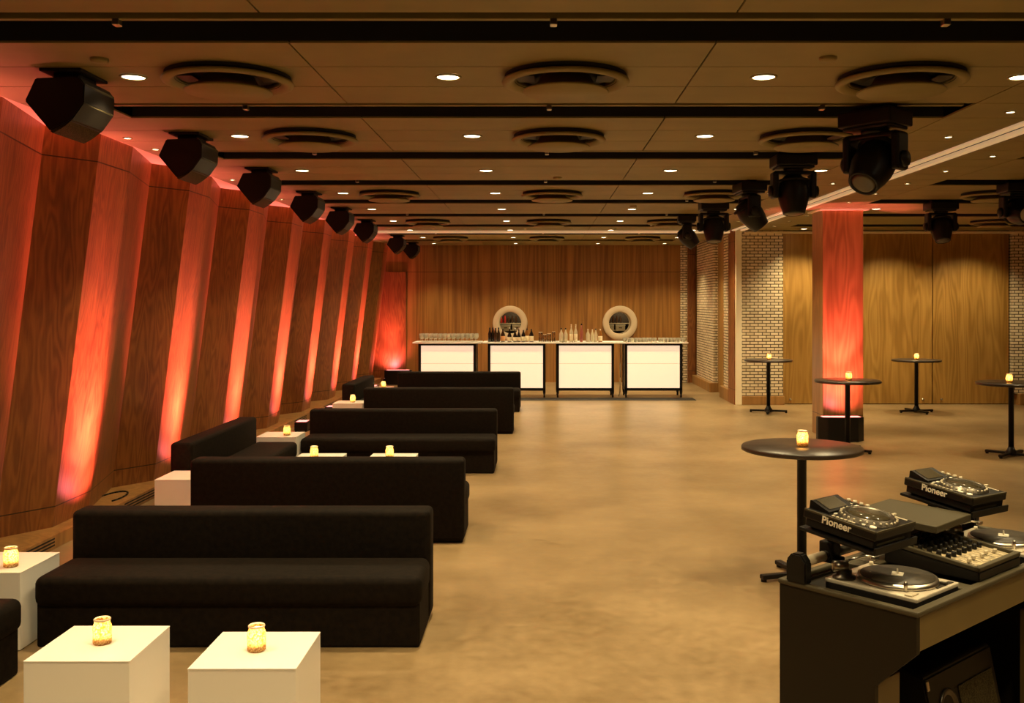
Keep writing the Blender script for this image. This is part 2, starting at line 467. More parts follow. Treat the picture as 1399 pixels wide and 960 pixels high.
# right side of the hall, from the bar wall to the folding wall
bm = BM(); box(bm, 3.96, 4.6, 18.95, 24.2, 0, 3.8); struct('wall_right_rear', bm, 'oak', 'wood recess between the brick piers', 'wall')
bm = BM(); box(bm, 3.86, 4.2, 21.6, 23.9, .20, 3.8); struct('wall_brick_pier_rear', bm, 'brick', 'cream brick pier beside the bar', 'wall')
bm = BM(); box(bm, 3.76, 4.1, 21.55, 24.0, 0, .20, .008); struct('baseboard_rear', bm, 'ledge', 'wood plinth of the brick pier beside the bar', 'baseboard')
bm = BM(); box(bm, 3.86, 4.2, 19.55, 20.4, .24, 3.8); struct('wall_brick_pier_front', bm, 'brick', 'narrow cream brick pier behind the metal post', 'wall')
bm = BM(); box(bm, 3.78, 4.1, 19.5, 20.45, 0, .24, .008); struct('baseboard_front', bm, 'ledge', 'wood plinth of the narrow brick pier', 'baseboard')
bm = BM(); box(bm, 3.50, 3.66, 24.1, 24.25, 0, 3.8); struct('wall_brick_strip', bm, 'brick', 'thin brick strip at the right end of the bar wall', 'wall')
bm = BM(); box(bm, 3.66, 3.86, 24.08, 24.25, 0, 3.8); struct('trim_3', bm, 'wallwood', 'dark wood strip at the right end of the bar wall', 'trim')
bm = BM(); box(bm, 3.78, 3.87, 18.9, 19.5, 0, CEIL + .1, .006); struct('trim_4', bm, 'wallwood', 'dark wood end post of the brick wall', 'trim')
bm = BM(); box(bm, 3.80, 3.92, 18.84, 18.92, 0, CEIL + .02, .012); struct('trim_5', bm, 'creampaint', 'pale metal post at the brick corner', 'trim')
# side room
bm = BM(); box(bm, 3.92, 4.73, 18.9, 19.3, .17, 3.8); struct('wall_side_brick_left', bm, 'brick', 'cream brick wall left of the oak panels', 'wall')
bm = BM(); box(bm, 3.92, 4.75, 18.86, 19.3, 0, .17, .008); struct('baseboard_side_left', bm, 'ledge', 'wood plinth below the left brick wall', 'baseboard')
bm = BM(); box(bm, 9.19, XR, 18.9, 19.3, .22, 3.8); struct('wall_side_brick_right', bm, 'brick', 'cream brick wall right of the oak panels', 'wall')
bm = BM(); box(bm, 9.28, XR, 18.80, 19.3, 0, .22, .008); struct('baseboard_side_right', bm, 'ledge', 'wood plinth below the right brick wall', 'baseboard')
bm = BM(); box(bm, 4.73, 9.19, 19.06, 19.3, 0, 3.8); struct('wall_side', bm, 'void', 'dark gap behind the oak panels', 'wall')
for i, (a, b_) in enumerate(((4.73, 6.18), (6.2, 7.655), (7.675, 9.15))):
    bm = BM(); box(bm, a, b_, 18.98, 19.05, .012, 3.335, .004)
    d = struct('door_%d' % (i + 1), bm, 'oak', ('oak sliding panel left of the red column', 'oak sliding panel right of the red column', 'oak sliding panel beside the right brick wall')[i], 'door')
    b = BM(); lathe(b, [(0, 0), (.02, 0), (.02, .02), (0, .025)], 16, mat=Matrix.Translation((b_ - .18 if i == 1 else a + .16, 18.98, .10)) @ RX); obj('floor_bolt', b, 'steel', d)
bm = BM(); box(bm, 3.98, XR, 18.84, 18.98, 3.325, 3.365, .004); struct('trim_6', bm, 'creampaint', 'cream head rail above the oak panels', 'trim')
bm = BM(); box(bm, XR, XR + .2, -3.2, 19.3, 0, 3.8); struct('wall_right', bm, 'oak', 'right wall outside the picture', 'wall')
bm = BM(); box(bm, -4.75, XR, -3.4, -3.2, 0, 3.8); struct('wall_front', bm, 'oak', 'wall behind the camera', 'wall')

# column
bm = BM(); box(bm, 4.19, 4.79, 14.4, 14.96, 0, CEIL + .06, .006); struct('column', bm, 'colwood', 'square oak column washed with red light', 'column')
bm = BM(); box(bm, 4.13, 4.86, 14.33, 15.0, CEIL - .03, CEIL + .03, .005); struct('trim_7', bm, 'creampaint', 'pale collar at the top of the column', 'trim')

# ------------------------------------------------------------------ ceiling fittings
def make_diffuser():
    t = thing('ceiling_vent', 'x', 'air vent', (0, 0, CEIL), 0, 'round ceiling air diffusers')
    b = BM(); lathe(b, [(.372, -.0005), (.372, -.034), (.31, -.034), (.31, -.0005)], 64); obj('collar', b, 'void', t)  # black band stands in for the shadow line above the ring
    b = BM(); lathe(b, [(.366, -.030), (.386, -.032), (.390, -.042), (.384, -.052), (.362, -.060), (.340, -.056), (.312, -.036), (.300, -.004), (.294, -.004), (.300, -.030)], 64)
    obj('ring', b, 'ceil', t)
    b = BM(); lathe(b, [(0, -.0005), (.315, -.0005), (.315, -.004), (.0, -.004)], 48); obj('throat', b, 'void', t)
    b = BM(); lathe(b, [(0, -.006), (.15, -.006), (.18, -.055), (.250, -.088), (.262, -.098), (.255, -.106), (0, -.108)], 48); obj('cone', b, 'ceil', t)
    for q in (-1, 1):
        b = BM(); box(b, min(q * .19, q * .298), max(q * .19, q * .298), -.09, .09, -.020, -.012); obj('damper', b, 'rubber', t)
    return t
ROW0 = 5.97
dproto = make_diffuser()
first = True
for ci, (x, cn) in enumerate(((-1.9, 'left'), (.16, 'middle'), (2.21, 'right'))):
    for ri, k in enumerate((0, 1, 3, 5, 7)):
        lab = 'round ceiling air diffuser in the %s row of the main hall, %s from the camera' % (cn, ORD[ri] if ri else 'nearest')
        if ri == 0: lab = 'round ceiling air diffuser in the %s row of the main hall, the nearest and largest' % cn
        loc = (x, ROW0 + P * k - .02, CEIL)
        if first: dproto.location = loc; dproto['label'] = lab; first = False
        else: dup(dproto, loc, label=lab)
dup(dproto, (5.75, 12.35, CEIL), label='round ceiling air diffuser of the side room behind the lamp facing the camera')
dup(dproto, (7.75, 16.6, CEIL), label='round ceiling air diffuser deepest in the side room near the right edge')

def make_downlight(name, r, m='lamp'):
    t = thing(name, 'x', 'ceiling light', (0, 0, CEIL))
    b = BM(); lathe(b, [(r * 1.22, -.0005), (r * 1.22, -.006), (r * 1.05, -.010), (r * .98, -.005), (r * .98, -.0005)], 32); obj('trim_ring', b, 'ceil', t)
    b = BM(); lathe(b, [(0, -.0008), (r * .98, -.0008), (r * .98, -.004), (0, -.006)], 32); obj('lens', b, m, t)
    return t
dl = make_downlight('downlight', .068); dl['group'] = 'large round downlights'
first = True
DLX = [(-2.49, 'leftmost'), (-.56, 'left middle'), (1.375, 'right middle'), (2.955, 'right')]
for x, cn in DLX:
    for k in range(-2, 9):
        loc = (x, ROW0 + P * k, CEIL)
        if k >= 0:
            lab = 'large round downlight in the %s line of the main ceiling, %s from the camera' % (cn, ORD[k])
            if k == 0: lab = 'large round downlight in the %s line of the main ceiling, nearest to the camera' % cn
            if first: dl.location = loc; dl['label'] = lab; first = False
            else: dup(dl, loc, label=lab)
        spot('downlight_beam', (x, loc[1], CEIL - .012), (x, loc[1], 0), 120, WARM, 112, .8, .06)
for i, y in enumerate((14.45, 16.6, 18.4)):
    dup(dl, (5.0, y, CEIL), label='large round downlight right of the red column in the side room, %s' % ('nearest of three', 'middle of three', 'farthest of three')[i])
    spot('downlight_beam', (5.0, y, CEIL - .012), (5.0, y, 0), 60, WARM, 112, .8, .06)
sl = make_downlight('pin_spot', .032); sl['group'] = 'small round pin spots'
first = True
for x, cn in ((3.42, 'just left of the cream double rail'), (4.29, 'just right of the cream double rail')):
    for k in range(11):
        loc = (x, 7.07 + 1.07 * k, CEIL)
        if x > 4 and (14.2 < loc[1] < 15.2): continue
        lab = 'pin spot %s, %s from the camera' % (cn, ORD[k] if k else 'nearest')
        if first: sl.location = loc; sl['label'] = lab; first = False
        else: dup(sl, loc, label=lab)
for i, y in enumerate((8.2, 8.8, 11.0, 13.1, 15.2)):
    dup(sl, (-3.47, y, CEIL), label='pin spot along the slanted left wall, %s from the camera' % (ORD[i] if i else 'nearest'))
for y, rn in ((18.35, 'before'), (19.3, 'behind')):
    for i in range(8):
        x = -2.85 + .86 * i
        if x > 3.5: continue
        dup(sl, (x, y, CEIL), label='tiny ceiling bulb %s the cream cross rail, %s from the left wall' % (rn, ORD[i] if i else 'closest'))
for x in (6.81, 6.08, 4.11, 4.14, 7.9):
    y = {6.81: 17.6, 6.08: 12.63, 4.11: 13.0, 4.14: 17.6, 7.9: 15.2}[x]
    spot('side_room_spot', (x, y, CEIL - .02), (x, y, 0), 55, WARM, 80, .5, .05)
for x in (5.3, 6.8, 8.3):  # added fill spots without fittings, to brighten the oak panels
    spot('side_room_spot', (x, 17.9, CEIL - .02), (x, 18.6, 0), 70, WARM, 110, .8, .05)
for x in (6.5, 8.6):
    for y in (4, 8, 12): spot('downlight_beam', (x, y, CEIL - .012), (x, y, 0), 75, WARM, 115, .8, .06)

b = BM(); lathe(b, [(.05, -.0005), (.05, -.012), (.042, -.022), (0, -.024)], 24); det = obj('smoke_detector', b, 'ceil'); tag(det, 'flat ceiling disc above the nearest loudspeaker', 'smoke detector', 'small flat ceiling discs'); det.location = (-2.5, 5.53, CEIL)
for loc, lab in (((1.63, 5.5, CEIL), 'flat ceiling disc left of the nearest right diffuser'), ((.2, 10.8, CEIL), 'flat ceiling disc in the middle of the ceiling before the third slot'), ((1.35, 14.0, CEIL), 'flat ceiling disc deep in the hall near the right diffuser row')):
    o = det.copy(); C.objects.link(o); o.location = loc; o['label'] = lab

# loudspeakers along the left edge
def make_speaker():
    t = thing('ceiling_loudspeaker', 'x', 'loudspeaker', (0, 0, 0), 0, 'loudspeakers along the slanted wall')
    # profile in x-z (origin = mount point at the ceiling), extruded along y
    back = [(-.17, -.07), (-.235, -.21), (-.08, -.395), (.055, -.33), (.13, -.225), (.135, -.11), (.10, -.06)]
    b = BM(); prism(b, back, -.215, .215, lambda x, z, h: (x, h, z)); 
    bmesh.ops.bevel(b, geom=b.edges[:], offset=.006, segments=2, affect='EDGES'); obj('cabinet', b, 'black', t)
    a0, a1 = Vector((.125, -.095)), Vector((-.075, -.402)); nn = Vector((.84, -.54))
    arc = [a0.lerp(a1, i / 14) + nn * (.058 * (1 - (2 * i / 14 - 1) ** 2) + .012) for i in range(15)]
    fr = [tuple(q) for q in arc] + [(-.082, -.398), (.05, -.332), (.128, -.226), (.13, -.11)]
    b = BM(); prism(b, fr, -.205, .205, lambda x, z, h: (x, h, z)); obj('grille', b, 'grille', t)
    b = BM(); box(b, -.11, .06, -.12, .12, -.075, -.018, .01); box(b, -.16, .10, -.19, .19, -.02, -.0, .004); obj('mounting_bracket', b, 'blackm', t)
    t.scale = (.95, .95, .95)
    return t
sp = make_speaker()
SPY = (5.92, 8.08, 10.15, 12.3, 14.35, 16.45, 20.3, 22.6)
SPX = (-2.80, -2.86, -2.87, -2.88, -2.89, -2.89, -2.93, -2.92)
for i, (x, y) in enumerate(zip(SPX, SPY)):
    lab = 'black ceiling loudspeaker by the slanted left wall, ' + ('nearest and largest' if i == 0 else 'farthest, over the bar end' if i == 7 else ORD[i] + ' from the camera')
    if i == 0: sp.location = (x, y, CEIL); sp['label'] = lab
    else: dup(sp, (x, y, CEIL), label=lab)

# moving-head lights
def moving_head(loc, yaw, tilt, label, s=1., lens='darksteel'):
    t = thing('moving_head_spotlight', label, 'stage light', loc, yaw, 'moving head lights under the ceiling')
    b = BM(); box(b, -.14, .14, -.04, .04, -.0, .04, .006); obj('clamp', b, 'blackm', t)
    b = BM(); box(b, -.19, .19, -.15, .15, -.105, 0, .012); box(b, -.165, .165, -.13, .13, -.125, -.10, .01); obj('base', b, 'black', t)
    b = BM(); lathe(b, [(0, -.12), (.09, -.12), (.09, -.15), (0, -.15)], 24)
    box(b, -.19, .19, -.065, .065, -.18, -.145, .012)
    for q in (-1, 1): box(b, q * .175 - .028, q * .175 + .028, -.075, .075, -.40, -.15, .02)
    obj('yoke', b, 'black', t)
    piv = Matrix.Translation((0, 0, -.33)) @ Matrix.Rotation(tilt, 4, 'X')
    b = BM(); lathe(b, [(0, .15), (.08, .145), (.12, .10), (.14, 0.02), (.14, -.06), (.125, -.13), (.105, -.19), (.10, -.215), (.088, -.22), (.08, -.20)], 28, mat=piv)
    h = obj('head', b, 'black', t)
    b = BM(); lathe(b, [(0, -.208), (.085, -.205), (.088, -.212), (.06, -.222), (0, -.226)], 24, mat=piv); obj('lens', b, lens, h)
    b = BM(); lathe(b, [(.12, .105), (.15, .10), (.15, .085), (.12, .08)], 28, mat=piv); obj('cooling_ring', b, 'blackm', h)
    for q in (-1, 1):
        b = BM(); lathe(b, [(0, 0), (.055, 0), (.05, .025), (0, .03)], 20, mat=Matrix.Translation((q * .202, 0, -.33)) @ Matrix.Rotation(q * PI / 2, 4, 'Y')); obj('pivot_cap', b, 'black', t)
    t.scale = (s, s, s)
    return t
SLOTC = lambda k: BAY0 + P * k + .19
moving_head((2.40, SLOTC(1), CEIL - .024), -.85, -.75, 'black moving head light, nearest of the line, head tipped aside', 1.08)
moving_head((2.37, SLOTC(2), CEIL - .02), 0, -.12, 'black moving head light pointing straight down, second of the line', 1.0)
moving_head((2.42, SLOTC(3), CEIL - .02), PI / 2 + .1, -.7, 'black moving head light tipped to the left, third of the line', 1.0)
moving_head((2.385, SLOTC(4), CEIL - .02), 0, -.2, 'black moving head light facing down, fourth of the line', 1.0)
moving_head((2.34, SLOTC(5), CEIL - .02), PI / 2 - .1, -.7, 'black moving head light at the far end of the line beside the bar', .95)
moving_head((5.50, SLOTC(4) , CEIL - .02), 0, -.35, 'black moving head light hanging before the oak panels right of the column', 1.)
moving_head((5.52, SLOTC(3), CEIL - .02), 0, -1.35, 'black moving head light turned to the camera at the right edge', 1., 'knob')

# red uplights
def big_uplight(loc, label):
    t = thing('floor_uplight', label, 'uplight', loc, 0, 'black box uplights')
    b = BM()
    poly = [(-.33, 0), (-.33, -.10), (-.22, -.20), (0, -.24), (.22, -.20), (.33, -.10), (.33, 0)]
    prism(b, [(x, y + .24 - .12) for x, y in poly], 0, .345, lambda x, y, h: (x, y, h)); bmesh.ops.bevel(b, geom=b.edges[:], offset=.006, segments=2, affect='EDGES'); obj('housing', b, 'black', t)
    b = BM(); box(b, -.27, .27, -.03, .10, .343, .350, .002); obj('lens', b, 'redlens', t)
    parts('foot', 'blackm', t, [lambda b, x=x: box(b, x - .02, x + .02, -.10, .10, -.002, .004) for x in (-.2, .2)])
    return t
big_uplight((4.33, 13.96, .002), 'curved black uplight box at the foot of the red column')
big_uplight((-3.42, 23.5, .002), 'black uplight box in the far left corner behind the last sofa')
small = thing('wall_uplight', 'x', 'uplight', (0, 0, 0), 0, 'uplights along the slanted wall')
b = BM(); box(b, -.10, .10, -.13, .13, .02, .15, .012); obj('housing', b, 'black', small)
b = BM(); box(b, -.075, .075, -.10, .10, .149, .156, .002); obj('lens', b, 'redlens', small)
parts('foot', 'blackm', small, [lambda b, x=x: box(b, x - .015, x + .015, -.12, .12, 0, .025) for x in (-.075, .075)])
first = True
for k in range(-1, 8):
    y = 8.70 + 2.13 * k
    lab = 'small black uplight at the foot of the slanted wall, ' + ('nearest' if k < 0 else ORD[k + 1]) + ' from the camera'
    if first: small.location = (-3.67, y, 0); small['label'] = lab; first = False
    else: dup(small, (-3.67, y, 0), label=lab)
    spot('uplight_beam', (-3.66, y, .17), (-3.93, y - .24, 1.15), 300, RED, 70, 1., .05)
    spot('uplight_beam', (-3.66, y, .17), (-4.05, y - .16, .62), 75, RED, 84, 1., .05)
    spot('uplight_beam', (-3.66, y, .17), (-3.93, y - .22, 1.25), 420, RED, 42, 1., .05)
    spot('uplight_beam', (-3.66, y, .17), (-3.74, y - .27, 2.9), 140, RED, 26, 1., .05)
spot('uplight_beam', (4.36, 13.98, .37), (4.48, 14.4, 1.15), 90, RED, 80, .9, .06)
spot('uplight_beam', (4.36, 13.98, .37), (4.48, 14.4, 2.6), 320, RED, 46)
spot('uplight_beam', (4.36, 13.98, .37), (4.48, 14.4, .75), 45, RED, 95, .9, .06)
spot('uplight_beam', (-3.62, 23.75, .37), (-3.72, 24.2, .80), 50, RED, 108, 1., .06)
spot('uplight_beam', (-3.62, 23.75, .37), (-3.75, 24.2, 2.2), 150, RED, 50, 1., .06)

# ------------------------------------------------------------------ lounge furniture
def soft(bm_, cuts=5, amp=.004, seed=0):
    pass
def make_sofa(L, label, loc, rot):
    t = thing('bench_sofa', label, 'sofa', loc, rot, 'black velvet bench sofas')
    h = L / 2
    b = BM(); box(b, -h + .012, h - .012, -.31, .31, .0, .27, .015); obj('base', b, 'velvet', t)
    b = BM(); vs = box(b, -h, h, -.335, .14, .235, .42, .05, 4)
    for v in b.verts:                                   # a slightly crowned, sagging seat
        if v.co.z > .38: v.co.z += .010 * math.cos(v.co.x * 2.6) * math.cos((v.co.y + .1) * 4)
    o = obj('seat', b, 'velvet', t)
    for f in o.data.polygons: f.use_smooth = True
    b = BM(); box(b, -h, h, .13, .335, .02, .695, .035, 4); o = obj('backrest', b, 'velvet', t)
    for f in o.data.polygons: f.use_smooth = True
    b = BM(); path(b, [(-h + .02, .30, .672), (h - .02, .30, .672)], .006); obj('piping', b, 'velvet', t)
    return t
make_sofa(2.24, 'black velvet bench sofa nearest the camera, facing the two front cubes', (-1.80, 5.935, 0), 0)
make_sofa(2.27, 'black bench sofa second in the row, its back turned to the camera', (-1.757, 8.375, 0), PI)
make_sofa(2.27, 'black bench sofa third in the row, its seat facing the camera', (-1.65, 11.64, 0), 0)
make_sofa(2.27, 'black bench sofa fourth in the row, seen from behind', (-1.525, 15.035, 0), PI)
make_sofa(2.29, 'black bench sofa farthest from the camera, in front of the lit bar', (-1.495, 17.94, 0), 0)
make_sofa(2.2, 'black bench sofa cut by the left picture edge, only its seat end showing', (-3.11, 4.15, 0), PI / 2)
make_sofa(2.08, 'black bench sofa along the slanted wall between second and third sofas', (-3.08, 10.03, 0), PI / 2)
make_sofa(1.88, 'short black bench sofa along the slanted wall, farthest of the side benches', (-2.80, 16.37, 0), PI / 2)

def cube_table(loc, label):
    t = thing('cube_table', label, 'side table', loc, 0, 'white cube tables')
    b = BM(); box(b, -.229, .229, -.229, .229, .006, .444, .002); obj('body', b, 'white', t)
    b = BM(); box(b, -.23, .23, -.23, .23, .444, .45, .002); obj('top', b, 'white', t)
    b = BM(); box(b, -.20, .20, -.20, .20, 0, .008); obj('plinth', b, 'blackm', t)
    return t
CUBES = [((-1.998, 4.43), 'white cube table front left, beside the cut-off sofa seat'),
         ((-1.258, 4.345), 'white cube table front right, nearest the open floor'),
         ((-3.20, 5.80), 'white cube table cut by the left picture edge'),
         ((-3.125, 8.71), 'white cube table half hidden behind the left end of the second sofa'),
         ((-3.02, 11.37), 'white cube table in the corner at the left end of the third sofa'),
         ((-2.20, 9.73), 'white cube table, left one peeking over the second sofa back'),
         ((-1.47, 9.73), 'white cube table, right one peeking over the second sofa back'),
         ((-2.925, 15.06), 'white cube table at the left end of the fourth sofa'),
         ((-2.885, 17.57), 'white cube table farthest away, near the red corner')]
for (x, y), l in CUBES: cube_table((x, y, 0), l)

def make_candle():
    t = thing('candle_jar', 'x', 'candle', (0, 0, 0), 0, 'lit candle jars')
    b = BM(); lathe(b, [(0, .002), (.034, 0), (.040, .006), (.041, .075), (.037, .088), (.0345, .092), (.033, .110), (.030, .110), (.0315, .09), (.036, .08), (.037, .010), (0, .008)], 32); obj('jar', b, 'jar', t)
    b = BM(); lathe(b, [(.0335, .104), (.037, .107), (.037, .112), (.0335, .115), (.0305, .112), (.0305, .107), (.0335, .104)], 32); obj('rim', b, 'rim', t)
    b = BM(); lathe(b, [(0, .009), (.030, .009), (.030, .038), (0, .036)], 20); w = obj('wax', b, 'wax', t)
    b = BM(); lathe(b, [(0, .038), (.006, .046), (.0075, .054), (.004, .066), (0, .078)], 12); obj('flame', b, 'flame', t)
    return t
cand = make_candle()
CANDLES = [(-1.985, 4.42, .45, 'on the front left white cube'), (-1.258, 4.33, .45, 'on the front right white cube'),
           (-3.095, 5.70, .45, 'on the white cube at the left picture edge'), (-3.045, 8.64, .45, 'on the white cube behind the second sofa end'),
           (-2.93, 11.30, .45, 'on the white cube in the third sofa corner'), (-2.24, 9.68, .45, 'on the left cube peeking over the second sofa'),
           (-1.49, 9.68, .45, 'on the right cube peeking over the second sofa'), (-2.88, 15.02, .45, 'on the white cube left of the fourth sofa'),
           (-2.82, 17.6, .45, 'on the farthest white cube near the red corner'),
           (1.905, 7.05, .955, 'on the nearest high table'), (4.115, 12.95, .955, 'on the high table before the red column'),
           (4.14, 17.55, .955, 'on the high table before the left brick wall'), (6.80, 17.55, .955, 'on the high table before the oak panels'),
           (6.08, 12.6, .955, 'on the high table at the right picture edge')]
for i, (x, y, z, l) in enumerate(CANDLES):
    lab = 'lit amber glass candle jar ' + l
    if i == 0: cand.location = (x, y, z); cand['label'] = lab
    else: dup(cand, (x, y, z), i * .7, lab)
    point('candle_light', (x, y, z + .075), 0.75, (1., .74, .40), .012)

def make_table(r=.43):
    t = thing('cocktail_table', 'x', 'table', (0, 0, 0), 0, 'round high tables')
    b = BM(); lathe(b, [(0, .92), (r - .012, .92), (r, .926), (r, .947), (r - .006, .955), (0, .955)], 72); obj('tabletop', b, 'tabletop', t)
    b = BM(); lathe(b, [(0, .05), (.034, .05), (.034, .90), (.09, .905), (.09, .92), (0, .92)], 24); obj('pole', b, 'black', t)
    b = BM()
    for q in range(4):
        m = Matrix.Rotation(q * PI / 2 + .3, 4, 'Z')
        box(b, .0, .33, -.028, .028, .018, .05, .008, mat=m)
    lathe(b, [(0, .015), (.075, .015), (.07, .055), (.05, .085), (.036, .12), (0, .12)], 24)
    obj('cross_base', b, 'black', t)
    parts('foot_glide', 'blackm', t, [lambda b, q=q: lathe(b, [(0, 0), (.02, 0), (.02, .02), (0, .02)], 12, mat=Matrix.Rotation(q * PI / 2 + .3, 4, 'Z') @ Matrix.Translation((.31, 0, 0))) for q in range(4)])
    return t
tb = make_table()
TABLES = [(1.90, 7.05, 'round dark high table nearest the camera, behind the disc jockey booth'), (4.115, 13.0, 'round dark high table standing before the red column'),
          (4.14, 17.6, 'round dark high table before the left brick wall'), (6.815, 17.6, 'round dark high table before the oak panels, with a small hook at its edge'),
          (6.12, 12.63, 'round dark high table cut by the right picture edge')]
for i, (x, y, l) in enumerate(TABLES):
    if i == 0: tb.location = (x, y, 0); tb['label'] = l
    else: dup(tb, (x, y, 0), i * .5, l)
TABLES_D = [o for o in C.objects if o.get('label', '').startswith('round dark high table before the oak')][0]
TABLES_D['label'] = 'round dark high table before the oak panels right of the column'

# ------------------------------------------------------------------ bar
BX = (-1.925, -.475, .955, 2.38); BY = 20.32
BN = ('leftmost of the four, topped with wine glasses', 'second from the left, topped with dark bottles', 'third from the left, topped with pale bottles', 'rightmost of the four, topped with tumblers')
for i, x in enumerate(BX):
    t = thing('bar_counter', 'glowing white bar counter on castors, ' + BN[i], 'bar', (x, BY, 0), 0, 'lit bar counters')
    b = BM(); box(b, -.712, .712, -.12, .62, 1.128, 1.16, .006); obj('counter_top', b, 'white', t)
    b = BM()
    for sx in (-1, 1):
        for sy in (.0, .52): box(b, sx * .575 - .028, sx * .575 + .028, sy - .02, sy + .03, .10, 1.128, .004)
    box(b, -.60, .60, -.02, .03, 1.085, 1.128, .004); box(b, -.60, .60, -.02, .03, .145, .20, .004); box(b, -.60, .60, .50, .55, .145, .20, .004)
    for sx in (-1, 1): box(b, sx * .575 - .02, sx * .575 + .02, 0, .54, .145, .19, .004)
    obj('frame', b, 'black', t)
    for z0, z1 in ((.20, .704), (.709, 1.085)):  # gap between the halves stands in for a faint shadow line inside
        b = BM(); box(b, -.548, .548, .0, .012, z0, z1, .002); obj('front_panel', b, 'panel', t, 'glowing cream front panel')
    for sx in (-1, 1):
        b = BM(); box(b, sx * .575 - .006, sx * .575 + .006, .03, .50, .20, 1.085); obj('side_panel', b, 'white', t)
        for sy in (.0, .52):
            b = BM(); lathe(b, [(0, -.016), (.042, -.016), (.045, 0), (.042, .016), (0, .016)], 18, mat=Matrix.Translation((sx * .575, sy, .045)) @ Matrix.Rotation(PI / 2, 4, 'Y'))
            box(b, sx * .575 - .024, sx * .575 + .024, sy - .02, sy + .02, .07, .103, .004); obj('castor', b, 'blackm', t)
b = BM(); box(b, -2.7, 3.18, 19.72, 20.22, 0, .008, .003); tag(obj('dark_strip', b, 'stripblk'), 'thin black strip along the foot of the lit bar', 'mat')  # flat black strip on the floor before the counters
b = BM(); path(b, [(1.72, 20.55, 1.10), (1.70, 20.5, .8), (1.705, 20.5, .4), (1.69, 20.5, .08), (1.66, 20.48, .012)], .012); tag(obj('power_cord', b, 'tape'), 'pale power cord hanging at the left side of the rightmost bar counter', 'cord')

BT = 1.16
def glass_proto(name, prof, m, label, cat, group):
    t = None
    b = BM(); lathe(b, prof, 20); o = obj(name, b, m); return tag(o, label, cat, group)
wineprof = [(0, .002), (.034, 0), (.034, .004), (.006, .010), (.005, .055), (.018, .066), (.040, .098), (.043, .125), (.037, .175), (.0355, .175), (.041, .125), (.038, .10), (.016, .07), (0, .068)]
gm = plain('frosted_wine_glass', (.80, .68, .46), .12)
w0 = None
for r, yy in (('front', 20.30), ('back', 20.42)):
    for i in range(13):
        loc = (BX[0] - .545 + i * .0945 + (0 if r == 'front' else .02), yy, BT)
        lab = 'wine glass in the %s row on the leftmost lit bar counter' % r
        if w0 is None: w0 = glass_proto('wine_glass', wineprof, 'frost', lab, 'glass', 'wine glasses on the bar'); w0.location = loc; 
        else:
            o = w0.copy(); C.objects.link(o); o.location = loc; o['label'] = lab
        (w0 if i == 0 and r == 'front' else o)['group'] = 'wine glasses, %s row' % r
tumprof = [(0, .002), (.030, 0), (.033, .004), (.036, .085), (.0335, .085), (.031, .014), (0, .012)]
w0 = None
for r, yy in (('front', 20.30), ('back', 20.40)):
    for i in range(16):
        loc = (BX[3] - .60 + i * .079 + (.03 if i > 8 else 0), yy, BT)
        lab = 'short tumbler in the %s row on the rightmost lit bar counter' % r
        if w0 is None: w0 = o = glass_proto('tumbler', tumprof, 'frost', lab, 'glass', 'x'); o.location = loc
        else: o = w0.copy(); C.objects.link(o); o.location = loc; o['label'] = lab
        o['group'] = 'tumblers, %s row' % r

def bottle(x, y, H, r, m, label, lm=None, cap='black', neck=.013, base=BT, shoulder=.55, s=1.):
    t = thing('bottle', label, 'bottle', (x, y, base), 0, 'bottles on the bar')
    b = BM(); sh = H * shoulder
    lathe(b, [(0, .004), (r * .9, 0), (r, .006), (r, sh), (r * .86, sh + .02), (neck * 1.25, sh + .07), (neck, sh + .085), (neck, H - .03), (0, H - .03)], 20); obj('glass', b, m, t)
    b = BM(); lathe(b, [(0, H - .03), (neck * 1.15, H - .03), (neck * 1.15, H - .002), (0, H)], 16); obj('cap', b, cap, t)
    if lm:
        b = BM(); lathe(b, [(r * 1.0, sh * .12), (r * 1.02, sh * .12), (r * 1.02, sh * .82), (r * 1.0, sh * .82)], 20); obj('paper_label', b, lm, t)
    return t
Y = 20.36
px = lambda p: (p - 737) / 65.4
bottle(px(669.0), Y, .30, .036, 'winered', 'dark wine bottle, leftmost on the second bar counter')
bottle(px(672.8), Y + .05, .30, .036, 'winered', 'dark wine bottle second from the left on the second bar counter')
bottle(px(677.0), Y, .29, .036, 'winebrown', 'brown wine bottle third from the left on the second bar counter')
bottle(px(681.0), Y + .05, .30, .036, 'winebrown', 'brown wine bottle fourth from the left on the second bar counter')
bottle(px(687.0), Y, .27, .044, 'winebrown', 'stout bottle with an orange label on the second bar counter', 'orangel')
bottle(px(696.0), Y, .30, .043, 'winered', 'dark sparkling wine bottle with a cream label, left of the three', 'label', 'white', shoulder=.42)
bottle(px(703.6), Y, .29, .040, 'winered', 'dark sparkling wine bottle with a cream label, middle of the three', 'label', 'white', shoulder=.42)
bottle(px(708.8), Y, .29, .040, 'winered', 'dark sparkling wine bottle with a cream label, right of the three', 'label', 'white', shoulder=.42)
bottle(px(715.0), Y, .25, .042, 'winered', 'squat dark bottle with a broad cream label', 'label')
bottle(px(720.0), Y + .06, .28, .036, 'amberb', 'amber bottle with a pointed neck behind the squat labelled bottles', 'label')
bottle(px(726.0), Y, .27, .046, 'winered', 'squat dark bottle at the right end of the dark bottles', 'label')
bottle(px(766.8), Y, .29, .042, 'clearb', 'pale bottle with a dark cap, leftmost on the third bar counter', None, 'black')
bottle(px(772.8), Y, .29, .042, 'clearb', 'pale bottle with a dark cap, second from the left on the third counter', None, 'black')
bottle(px(780.5), Y, .37, .038, 'clearb', 'tall pale bottle with a band, left of the tall pair', 'label', 'rim')
bottle(px(786.6), Y, .37, .038, 'clearb', 'tall pale bottle with a band, right of the tall pair', 'label', 'rim')
